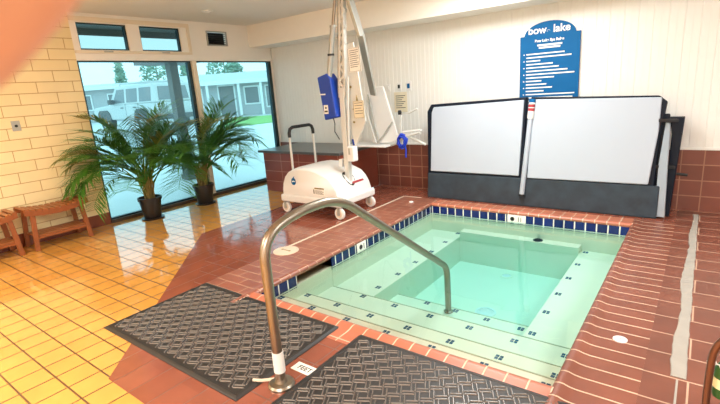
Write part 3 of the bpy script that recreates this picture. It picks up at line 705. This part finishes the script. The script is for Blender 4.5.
# ------------------------------------------------------------------ teak stools along the brick wall
def make_stool(label, loc):
    t = thing('wooden_stool', label, 'stool', loc, 0, 'teak stools by the brick wall')
    hl, hd = .345, .17     # half length (y), half depth (x)
    def zs(y): return .455+.045*(y/hl)**2
    for s in (-1, 1):
        b = MB(); n = 12; vs = []; fs = []
        for i in range(n+1):
            y = -hl+2*hl*i/n; z = zs(y)
            vs += [(s*hd-.012, y, z-.06), (s*hd+.012, y, z-.06), (s*hd+.012, y, z), (s*hd-.012, y, z)]
        for i in range(n):
            for k in range(4): fs.append((i*4+k, i*4+(k+1) % 4, i*4+4+(k+1) % 4, i*4+4+k))
        fs += [(0,1,2,3), (n*4+3, n*4+2, n*4+1, n*4)]
        b.add(vs, fs); b.build('apron', M['wood'], t, bevel=.003)
    for i in range(11):
        y = -hl+.03+(2*hl-.06)*i/10; z = zs(y)
        a = math.atan(2*.045*y/hl**2); xf = Matrix.Translation((0, y, z+.009)) @ Matrix.Rotation(a, 4, 'X')
        b = MB(); b.box(-hd-.012, hd+.012, -.022, .022, -.009, .009); b.build('seat_slat', M['wood2'], t, bevel=.003, xf=xf)
    for sx in (-1, 1):
        for sy in (-1, 1):
            b = MB(); b.bar((sx*(hd-.025), sy*(hl-.085), .47), (sx*(hd+.0), sy*(hl-.045), 0.001), .05, .036, up=(1,0,0)); b.build('leg', M['wood'], t, bevel=.004)
    for x0 in (-hd, hd-.022):
        b = MB(); b.box(x0, x0+.022, -hl+.07, hl-.07, .135, .165); b.build('shelf_rail', M['wood'], t, bevel=.003)
    for i in range(4):
        x = -hd+.05+(2*hd-.10)*i/3
        b = MB(); b.box(x-.03, x+.03, -hl+.065, hl-.065, .165, .18); b.build('shelf_slat', M['wood2'], t, bevel=.003)
    return t
st1 = make_stool('curved slatted teak stool against the brick wall, nearer the palms', (-6.33, 1.99, 0))
dup(st1, (-6.33, 1.235, 0), 0, 'slatted teak stool at the left edge, only its right end in view')

# ------------------------------------------------------------------ potted palms
def frond(rng, az, length, elev, droop, base):
    """one arching palm leaf: rachis with leaflets on both sides"""
    b = MB(); pts = []; n = 10; p = Vector(base); d = Vector((math.cos(az)*math.cos(elev), math.sin(az)*math.cos(elev), math.sin(elev)))
    step = length/n
    for i in range(n+1):
        pts.append(p.copy()); p = p+d*step; d = (d+Vector((0, 0, -droop*(.35+i/n)*step*3))).normalized()
        if p.x < XL+.06: p.x = XL+.06
    b.tube(pts, [.007*(1-i/n)+.0018 for i in range(n+1)], 5)
    side0 = Vector((-math.sin(az), math.cos(az), 0))
    m = 30
    for k in range(m):
        u = .30+.70*k/(m-1); f = u*n; i = min(int(f), n-1); q = pts[i].lerp(pts[i+1], f-i)
        t = (pts[i+1]-pts[i]).normalized(); ll = (.27*math.sin(PI*min(1, .25+.75*(1-u)+.12))+.08)*rng.uniform(.85, 1.12)*(length/1.0)**.5
        for s in (-1, 1):
            dv = (side0*s*rng.uniform(.75, .95) + t*rng.uniform(.5, .8) + Vector((0, 0, .20))).normalized()
            mid = q+dv*ll*.55; tip = q+dv*ll*1.02+Vector((0, 0, -ll*rng.uniform(.02, .26)))
            for w in (mid, tip):
                if w.x < XL+.02: w.x = XL+.02+rng.uniform(0, .01)
            wv = dv.cross(Vector((0, 0, 1))).normalized()*.0082
            up = Vector((0, 0, .003))
            b.add([q-wv*.5, q+wv*.5, mid+wv, mid-wv, tip, q+up, mid+up], [(0,5,6,3), (5,1,2,6), (3,6,4), (6,2,4)])
    return b
def palm(label, loc, seed, specs):
    rng = random.Random(seed)
    t = thing('potted_palm', label, 'potted plant', loc, 0, 'potted palms by the window')
    b = MB(); b.lathe([(.105, 0), (.112, .01), (.148, .27), (.160, .272), (.162, .315), (.148, .315), (.142, .26)], n=28); pt = b.build('pot', M['pot'], t, 40)
    b = MB(); b.lathe([(.15, .0), (.155, .018), (.13, .018)], n=28); b.build('saucer', M['pot'], t, 40)
    b = MB(); b.lathe([(.14, .25), (.14, .275), (.06, .285), (.001, .288)], n=20); b.build('soil', M['soil'], t, 40)
    for i, (az, ln, el, dr) in enumerate(specs):
        a2 = rng.uniform(0, 6.28); r0 = rng.uniform(.01, .07); h = rng.uniform(.22, .42)
        bs = Vector((math.cos(a2)*r0, math.sin(a2)*r0, .275)); hd = Vector((math.cos(az)*.06, math.sin(az)*.06, h)); topp = bs+hd
        b = MB(); b.tube([bs, bs+hd*.5+Vector((0, 0, .01)), topp], [.009, .008, .0065], 7); sm = b.build('stem', M['stem'], t, 60)
        # world guard for the window: frond works in local space shifted by loc
        fb = frond(rng, az, ln, el, dr, (topp.x+loc[0], topp.y+loc[1], topp.z+loc[2]))
        fb.v = [(v[0]-loc[0], v[1]-loc[1], v[2]-loc[2]) for v in fb.v]
        fb.build('frond', M['leaf2'] if i % 9 == 4 else M['leaf'], t, 60)
    return t
rq = random.Random(21)
def specs(n, azlist, reach):
    out = []
    for i in range(n):
        az = math.radians(azlist[i % len(azlist)]+rq.uniform(-14, 14)); out.append((az, reach*rq.uniform(.8, 1.1), math.radians(rq.uniform(30, 74)), rq.uniform(.45, .95)))
    return out
sp = specs(46, [-95, -70, -40, -10, 20, 55, 85, 110, -115, -55, 70, 0, 130, -130], .95)
sp += [(math.radians(-100), 1.0, math.radians(40), .9), (math.radians(-84), 1.05, math.radians(46), 1.0), (math.radians(-72), .95, math.radians(30), 1.0), (math.radians(-112), .95, math.radians(56), .9)]
palm('bushy potted palm by the window, nearer the brick wall and stools', (-6.2, 3.15, 0), 4, sp)
sp = specs(40, [90, 60, 30, 0, -30, -60, -90, 115, 75, 45, -45, -100, 130, -130], .9)
sp += [(math.radians(88), 1.1, math.radians(48), 1.1), (math.radians(70), 1.1, math.radians(60), 1.1)]
palm('bushy potted palm in front of the window mullion, nearer the tiled bench', (-6.2, 4.03, 0), 9, sp)

# ------------------------------------------------------------------ bronze patio chair at the right edge
t = thing('patio_chair', 'bronze metal patio chair cut off by the lower right corner', 'chair', (.336, 1.42, -.0))
def ctube(name, pts, r=.0125, m='bronze', rad=.08):
    b = MB(); b.tube(fillet(pts, rad, 6), r, 10); return b.build(name, M[m], t, 60)
ctube('back_frame', [(-.25, -.02, .45), (-.262, -.02, .74), (-.257, -.02, .905), (-.10, -.03, .975), (.18, -.03, .975), (.25, -.02, .905), (.25, -.02, .45)], .0095)
ctube('seat_frame', [(-.24, 0, .43), (-.24, -.46, .42), (.24, -.46, .42), (.24, 0, .43), (-.24, 0, .43)], .012, rad=.04)
for sx in (-1, 1):
    ctube('leg', [(sx*.245, -.02, .46), (sx*.25, .03, .2), (sx*.25, .08, 0)], .012)
    ctube('leg', [(sx*.24, -.44, .42), (sx*.25, -.47, 0)], .012)
b = MB(); b.box(-.225, .225, -.45, -.01, .425, .435); b.build('seat_sling', M['pot'], t, bevel=.004)
b = MB(); b.box(-.20, .235, -.03, -.022, .47, .74); b.build('back_sling', M['pot'], t, bevel=.003)
t = thing('bead_string', 'string of white beads at the right edge beside the bronze chair frame', 'beads', (.079, 1.43, .80))
for i in range(8):
    b = MB(); x = .028*i; z = -.012*math.sin(i*.5)
    b.lathe([(.001, -.012), (.008, -.009), (.0115, 0), (.008, .009), (.001, .012)], (x, 0, z), 12); b.build('bead', M['white'], t, 60)
b = MB(); b.tube([(-.0, 0, 0)]+[(.028*i, 0, -.012*math.sin(i*.5)) for i in range(1, 8)], .002, 6); b.build('cord', M['paper'], t)
t = thing('green_bottle', 'green bottle with pale label at the right edge below the white beads', 'bottle', (.112, 1.46, .685))
b = MB(); b.lathe([(.022, 0), (.024, .01), (.024, .085), (.012, .11), (.011, .125)], n=16); b.build('bottle_body', M['green'], t, 40)
b = MB(); b.lathe([(.0245, .03), (.0245, .06)], n=16); b.build('label_wrap', M['yellowlab'], t, 40)
b = MB(); b.lathe([(.013, .122), (.013, .135)], n=12); b.build('cap', M['green'], t, 40)

# ------------------------------------------------------------------ outside
def gz(x):  # paving rises gently away from the building
    return -.06 if x > -6.9 else (.43 if x < -14 else -.06+.49*(-6.9-x)/7.1)
b = MB(); xs = [-6.68, -6.9, -8, -10, -12, -14, -30, -60]; ys = [-10, 50]
vs = [(x, y, gz(x)) for x in xs for y in ys]+[(x, y, gz(x)-.3) for x in xs for y in ys]; fs = []
n = len(xs)
for i in range(n-1): fs.append((2*i, 2*i+1, 2*i+3, 2*i+2))
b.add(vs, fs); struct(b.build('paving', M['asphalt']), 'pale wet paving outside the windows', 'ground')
b = MB(); b.prism([(-15.2, 11.2), (-14.6, 14.6), (-18.6, 18.6), (-22.0, 17.0), (-19.5, 14.6)], .43, .45); o = b.build('lawn', M['grass']); tag(o, 'strip of green lawn outside the right window', 'grass', kind='stuff')
b = MB(); b.box(-7.85, XL-.12, 0, 9, 2.80, 2.95); b.box(-7.9, -7.85, 0, 9, 2.70, 2.97); struct(b.build('eave', M['post']), 'grey roof eave outside above the transom windows', 'eave')
# porch post and roof
t = thing('porch_post', 'square grey post carrying a flat canopy outside the left window', 'post', (-8.35, 5.15, gz(-8.35)))
b = MB(); b.box(-.085, .085, -.085, .085, .02, 2.27); b.build('shaft', M['post'], t, bevel=.006)
b = MB(); b.box(-.11, .11, -.11, .11, 0, .1); b.build('foot', M['post'], t)
b = MB(); b.prism([(-.45, -.5), (.3, -.4), (.3, .5), (-.45, .5)], 2.27, 2.39); b.build('canopy', M['post'], t)
# boxy off-road car
t = thing('suv_car', 'boxy silver off-road car parked outside the left window', 'car', (-17.9, 10.95, .43), math.radians(184))
# local +x = forwards, rear bumper at x=0
W = 1.0
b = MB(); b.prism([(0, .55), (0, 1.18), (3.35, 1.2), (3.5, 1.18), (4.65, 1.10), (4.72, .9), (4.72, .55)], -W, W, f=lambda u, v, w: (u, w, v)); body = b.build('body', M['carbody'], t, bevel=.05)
b = MB(); vs = [(0.02, -W*.97, 1.18), (3.38, -W*.97, 1.18), (3.38, W*.97, 1.18), (.02, W*.97, 1.18), (.10, -W*.86, 1.96), (2.85, -W*.86, 1.96), (2.85, W*.86, 1.96), (.10, W*.86, 1.96)]
b.add(vs, [(0,1,2,3),(4,5,6,7),(0,1,5,4),(1,2,6,5),(2,3,7,6),(3,0,4,7)]); b.build('cabin', M['carbody'], t, bevel=.05)
def side_pane(x0, x1, s, xt0=None, xt1=None):
    b = MB(); z0, z1 = 1.26, 1.82; f = lambda z: s*(W*.97-(z-1.18)/.78*W*.11+.006)
    xt0 = x0 if xt0 is None else xt0; xt1 = x1 if xt1 is None else xt1
    b.add([(x0, f(z0), z0), (x1, f(z0), z0), (xt1, f(z1), z1), (xt0, f(z1), z1), (x0, f(z0)-s*.03, z0), (x1, f(z0)-s*.03, z0), (xt1, f(z1)-s*.03, z1), (xt0, f(z1)-s*.03, z1)], [(0,1,2,3),(4,7,6,5),(0,4,5,1),(1,5,6,2),(2,6,7,3),(3,7,4,0)]); b.build('side_window', M['carglass'], t)
for s in (-1, 1):
    side_pane(.22, 1.05, s); side_pane(1.2, 2.0, s); side_pane(2.15, 3.05, s, None, 2.72)
    b = MB(); b.box(1.12, 1.135, s*W*.999-.006, s*W*.999+.006, .62, 1.2); b.box(2.07, 2.085, s*W*.999-.006, s*W*.999+.006, .62, 1.2); b.build('door_seam', M['tyre'], t)
    for x in (1.30, 2.25):
        b = MB(); b.box(x, x+.18, s*W-.02, s*W+.03, 1.03, 1.07); b.build('door_handle', M['tyre'], t, bevel=.01)
    b = MB(); b.box(2.86, 3.02, s*W, s*(W+.22), 1.22, 1.42); b.build('side_mirror', M['tyre'], t, bevel=.02)
    for x in (.95, 3.85):
        b = MB(); b.lathe([(.25, -.14), (.40, -.14), (.43, -.10), (.43, .10), (.40, .14), (.25, .14)], (x, s*.86, .43), 28, 'y'); w = b.build('wheel', M['tyre'], t, 40)
        b = MB(); b.lathe([(.08, s*.15-.01), (.25, s*.15-.01), (.25, s*.15)], (x, s*.86, .43), 24, 'y'); b.build('wheel_rim', M['carbody'], w, 40)
        b = MB(); b.prism([(x-.56, .55), (x-.46, .86), (x-.3, .98), (x+.3, .98), (x+.46, .86), (x+.56, .55)], s*W-.02, s*W+.035, f=lambda u, v, w: (u, w, v)); b.build('wheel_arch', M['tyre'], t)
    b = MB(); b.box(-.03, .05, s*.80-.09, s*.80+.09, .86, 1.16); b.build('tail_lamp', M['btrim'], t, bevel=.01)
    for z in (.90, 1.02, 1.12):
        b = MB(); b.box(-.04, -.03, s*.80-.06, s*.80+.06, z-.03, z+.03); b.build('tail_lens', M['tail'], t)
b = MB(); b.prism([(-.72, 1.28), (.72, 1.28), (.66, 1.82), (-.66, 1.82)], 0, .03, f=lambda u, v, w: (.0+(v-1.18)*.1+w-.01, u, v)); b.build('rear_window', M['carglass'], t)
b = MB(); b.box(-.16, .06, -.95, .95, .48, .68); b.build('rear_bumper', M['tyre'], t, bevel=.03)
b = MB(); b.box(-.05, .0, -.45, .45, .74, 1.12); b.build('tailgate_panel', M['carbody'], t, bevel=.01)
b = MB(); b.box(-.06, -.05, -.16, .16, .82, .97); b.build('number_plate', M['btrim'], t)
b = MB()
for y in (-.74, .74): b.tube([(.3, y, 1.97), (.35, y, 2.05), (2.6, y, 2.05), (2.65, y, 1.97)], .025, 8)
for x in (.7, 1.5, 2.3): b.tube([(x, -.74, 2.05), (x, .74, 2.05)], .02, 8)
b.build('roof_rack', M['carbody'], t, 50)
# buildings
def house(label, loc, rz, w, d, h, rise, openings, wallm=M['bwall']):
    t = thing('house', label, 'building', loc, rz)
    b = MB(); b.box(0, w, 0, d, 0, h); b.build('wall', wallm, t)
    ov = .5; b = MB(); b.prism([(-ov, h-.05), (d/2, h+rise), (d+ov, h-.05), (d+ov, h+.1), (d/2, h+rise+.18), (-ov, h+.1)], -ov, w+ov, f=lambda u, v, q: (q, u, v)); b.build('roof', M['broof'], t)
    b = MB(); b.box(-ov, w+ov, -ov-.03, -ov, h-.1, h+.14); b.build('fascia', M['btrim'], t)
    for kind, x0, x1, z0, z1 in openings:
        b = MB(); b.box(x0-.09, x1+.09, -.06, 0, z0-.09, z1+.09); fr = b.build(kind, M['btrim'], t)
        b = MB(); b.box(x0, x1, -.075, -.055, z0, z1); b.build('pane' if kind == 'window' else 'door_leaf', M['carglass'] if kind == 'window' else M['post'], fr)
    return t
ang = math.atan2(18.44-15.5, -34.06+37.98)
house('pale roofed grey house behind the car', (-40.3, 13.8, .43), math.radians(37), 9.2, 6, 2.5, .25, [('window', 5.0, 6.3, 1.0, 2.0), ('window', 7.6, 8.5, 1.0, 2.0), ('window', 2.5, 3.6, 1.0, 2.0)])
hh = house('grey blue house with white posts seen through the right window', (-26.2, 16.2, .43), math.radians(40), 8.6, 6, 2.05, .55,
      [('window', .6, 1.5, .7, 1.7), ('door', 2.6, 3.5, .05, 1.85), ('window', 4.2, 5.0, .75, 1.7), ('window', 5.5, 6.1, .5, 1.7), ('window', 6.9, 7.9, .7, 1.7)])
for x in (.1, 2.0, 3.9, 5.25, 6.5, 8.2):
    b = MB(); b.box(x-.07, x+.07, -.48, -.36, 0, 2.0); b.build('porch_column', M['btrim'], hh)
# trees
def tree(label, x, y, h, r, seed, conifer=False, bare=False):
    rng = random.Random(seed); t = thing('tree', label, 'tree', (x, y, .43), 0, 'trees outside')
    b = MB(); b.tube([(0, 0, 0), (.05, 0, h*.5), (0, .05, h*.95)], [.16, .11, .03], 8)
    if bare:
        for i in range(34):
            z = h*rng.uniform(.35, .9); a = rng.uniform(0, 6.28); l = r*rng.uniform(.5, 1.0); p = Vector((0, 0, z)); q = p+Vector((math.cos(a)*l*.6, math.sin(a)*l*.6, l*.5)); e = q+Vector((math.cos(a+.4)*l*.4, math.sin(a+.4)*l*.4, l*.5))
            b.tube([p, q, e], [.04, .025, .012], 5)
            for s in (-.6, .6): b.tube([q, q+Vector((math.cos(a+s)*l*.4, math.sin(a+s)*l*.4, l*.3))], [.02, .01], 4)
    b.build('trunk', M['bark'], t, 50)
    if not bare:
        b = MB()
        for i in range(520):
            if conifer:
                z = rng.uniform(.12, 1); rad = r*(1-z)*1.05+.1
            else:
                z = rng.uniform(.25, 1); rad = r*math.sqrt(max(.03, 1-((z-.6)/.42)**2))
            a = rng.uniform(0, 6.28); q = rad*math.sqrt(rng.uniform(.1, 1)); c = Vector((math.cos(a)*q, math.sin(a)*q, z*h))
            d = Vector((rng.uniform(-1, 1), rng.uniform(-1, 1), rng.uniform(-.6, .6))).normalized()*rng.uniform(.16, .34); e = d.orthogonal().normalized()*rng.uniform(.07, .14); g = d.cross(e).normalized()*.05
            b.add([c-d, c-e, c+d, c+e, c+g, c-g], [(0,1,4), (1,2,4), (2,3,4), (3,0,4), (1,0,5), (2,1,5), (3,2,5), (0,3,5)])
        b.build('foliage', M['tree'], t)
tree('narrow conifer left of the taller trees behind the grey house', -44.5, 22.0, 5.6, 1.0, 1, True)
tree('broad green tree rising over the grey house', -44.0, 25.4, 5.4, 1.7, 2)
tree('tall conifer above the middle of the parked car', -41.0, 26.7, 5.6, 1.1, 3, True)
tree('wide green tree above the back of the parked car', -38.0, 29.0, 5.2, 1.9, 4)
tree('low green tree left of the far blue house roof', -34.4, 27.2, 4.1, 1.2, 5)
tree('bare leafless tree above the far blue house', -29.5, 28.2, 4.9, 1.5, 6, bare=True)

# ------------------------------------------------------------------ photographer's finger over the corner of the lens
f_px = 451.137
ROT = Matrix(((.79988369, .59607115, -.06989469), (-.09207565, .2369652, .96714506), (-.59304988, .76716796, -.24442824)))   # right, up, forward
CAMP = Vector((0, 0, 1.6))
def cam_to_world(r, u, f): return CAMP + ROT.transposed() @ Vector((r, u, f))
def skin_obj(name, verts, edges, radii, mat, parent):
    me = bpy.data.meshes.new(name); bm = bmesh.new(); lay = bm.verts.layers.skin.verify()
    vv = []
    for p, r in zip(verts, radii):
        v = bm.verts.new(p); v[lay].radius = (r, r); vv.append(v)
    vv[0][lay].use_root = True
    for a, c in edges: bm.edges.new((vv[a], vv[c]))
    bm.to_mesh(me); bm.free(); me.materials.append(mat)
    o = bpy.data.objects.new(name, me); C.objects.link(o)
    o.modifiers.new('Skin', 'SKIN').use_smooth_shade = True
    sub = o.modifiers.new('Subsurf', 'SUBSURF'); sub.levels = 2; sub.render_levels = 2
    if parent: o.parent = parent
    return o
# hand in camera-side coordinates (metres right, up, forward of the lens): index finger crosses the corner, the rest is out of frame
hv = [(-.150, -.085, .030), (-.128, -.055, .034), (-.108, -.030, .040)]     # wrist, palm, index knuckle root
hr = [.026, .030, .016]
he = [(0, 1), (1, 2)]
def chain(root, pts, rad):
    i = root
    for p, r in zip(pts, rad):
        hv.append(p); hr.append(r); he.append((i, len(hv)-1)); i = len(hv)-1
chain(2, [(-.085, -.012, .046), (-.062, .006, .050), (-.0445, .0215, .051), (-.031, .034, .050)], [.0095, .0088, .0082, .0066])
chain(1, [(-.135, -.018, .036), (-.128, .016, .044), (-.120, .036, .030), (-.118, .034, .010)], [.012, .0095, .0088, .0075])
chain(1, [(-.152, -.022, .030), (-.150, .010, .038), (-.144, .028, .024), (-.140, .024, .006)], [.012, .009, .0083, .007])
chain(1, [(-.166, -.034, .022), (-.168, -.008, .028), (-.164, .006, .018), (-.160, .002, .004)], [.011, .0082, .0075, .0065])
chain(1, [(-.102, -.062, .030), (-.078, -.056, .028), (-.060, -.046, .024)], [.014, .0105, .0085])
hv_w = [cam_to_world(*p) for p in hv]
hand = skin_obj('hand', hv_w, he, hr, M['skin'], None)
tag(hand, 'blurred fingertip of a hand covering the top left corner of the view', 'hand')

# ------------------------------------------------------------------ lamps
def unseen_ceiling_lamp(x, y, sx, sy, energy, color, label):  # housing and area light, added out of view to light the room
    t = thing('unseen_ceiling_light', label, 'ceiling light', (x, y, ZC), 0, 'unseen flat ceiling lights')
    b = MB(); b.box(-sx/2-.03, sx/2+.03, -sy/2-.03, sy/2+.03, -.05, 0); b.build('housing', M['white'], t, bevel=.005)
    ld = bpy.data.lights.new('lamp', 'AREA'); ld.shape = 'RECTANGLE'; ld.size = sx; ld.size_y = sy; ld.energy = energy; ld.color = color
    lo = bpy.data.objects.new('lamp', ld); C.objects.link(lo); lo.location = (0, 0, -.055); lo.parent = t
unseen_ceiling_lamp(-.6, -1.5, 1.2, 1.2, 200, (1, .98, .93), 'added unseen ceiling light behind the handrail')
unseen_ceiling_lamp(1.6, 3.0, 1.2, 1.2, 92, (.96, 1, 1), 'added unseen ceiling light over the right deck')
unseen_ceiling_lamp(-4.4, -1.0, 1.2, 1.2, 165, (1, .94, .80), 'unseen warm flat ceiling light over the yellow tiles')
unseen_ceiling_lamp(-1.9, 4.5, 1.2, 1.0, 88, (.96, 1, .99), 'added unseen ceiling light above the far end of the pool')

# world: bright overcast sky
w = bpy.data.worlds.new('World'); bpy.context.scene.world = w; w.use_nodes = True; t = w.node_tree
bg = t.nodes['Background']; tc = N(t, 'ShaderNodeTexCoord'); sp = N(t, 'ShaderNodeSeparateXYZ'); cr = N(t, 'ShaderNodeValToRGB')
t.links.new(tc.outputs['Generated'], sp.inputs[0]); t.links.new(sp.outputs['Z'], cr.inputs[0]); t.links.new(cr.outputs[0], bg.inputs['Color'])
cr.color_ramp.elements[0].color = (.54, .87, .95, 1); cr.color_ramp.elements[1].color = (.48, .85, .95, 1)
bg.inputs['Strength'].default_value = 2.4

# ------------------------------------------------------------------ camera
cam = bpy.data.cameras.new('camera'); co = bpy.data.objects.new('camera', cam); C.objects.link(co)
cam.sensor_width = 36; cam.lens = f_px/720*36; cam.clip_start = .005; cam.clip_end = 300
r, u, f = ROT
co.matrix_world = Matrix(((r[0], u[0], -f[0], 0), (r[1], u[1], -f[1], 0), (r[2], u[2], -f[2], 1.6), (0, 0, 0, 1)))
cam.dof.use_dof = True; cam.dof.focus_distance = 4.0; cam.dof.aperture_fstop = 13
sc = bpy.context.scene; sc.camera = co
vs = sc.view_settings; vs.view_transform = 'Standard'; vs.look = 'None'; vs.gamma = 1; vs.use_curve_mapping = False; vs.exposure = .1
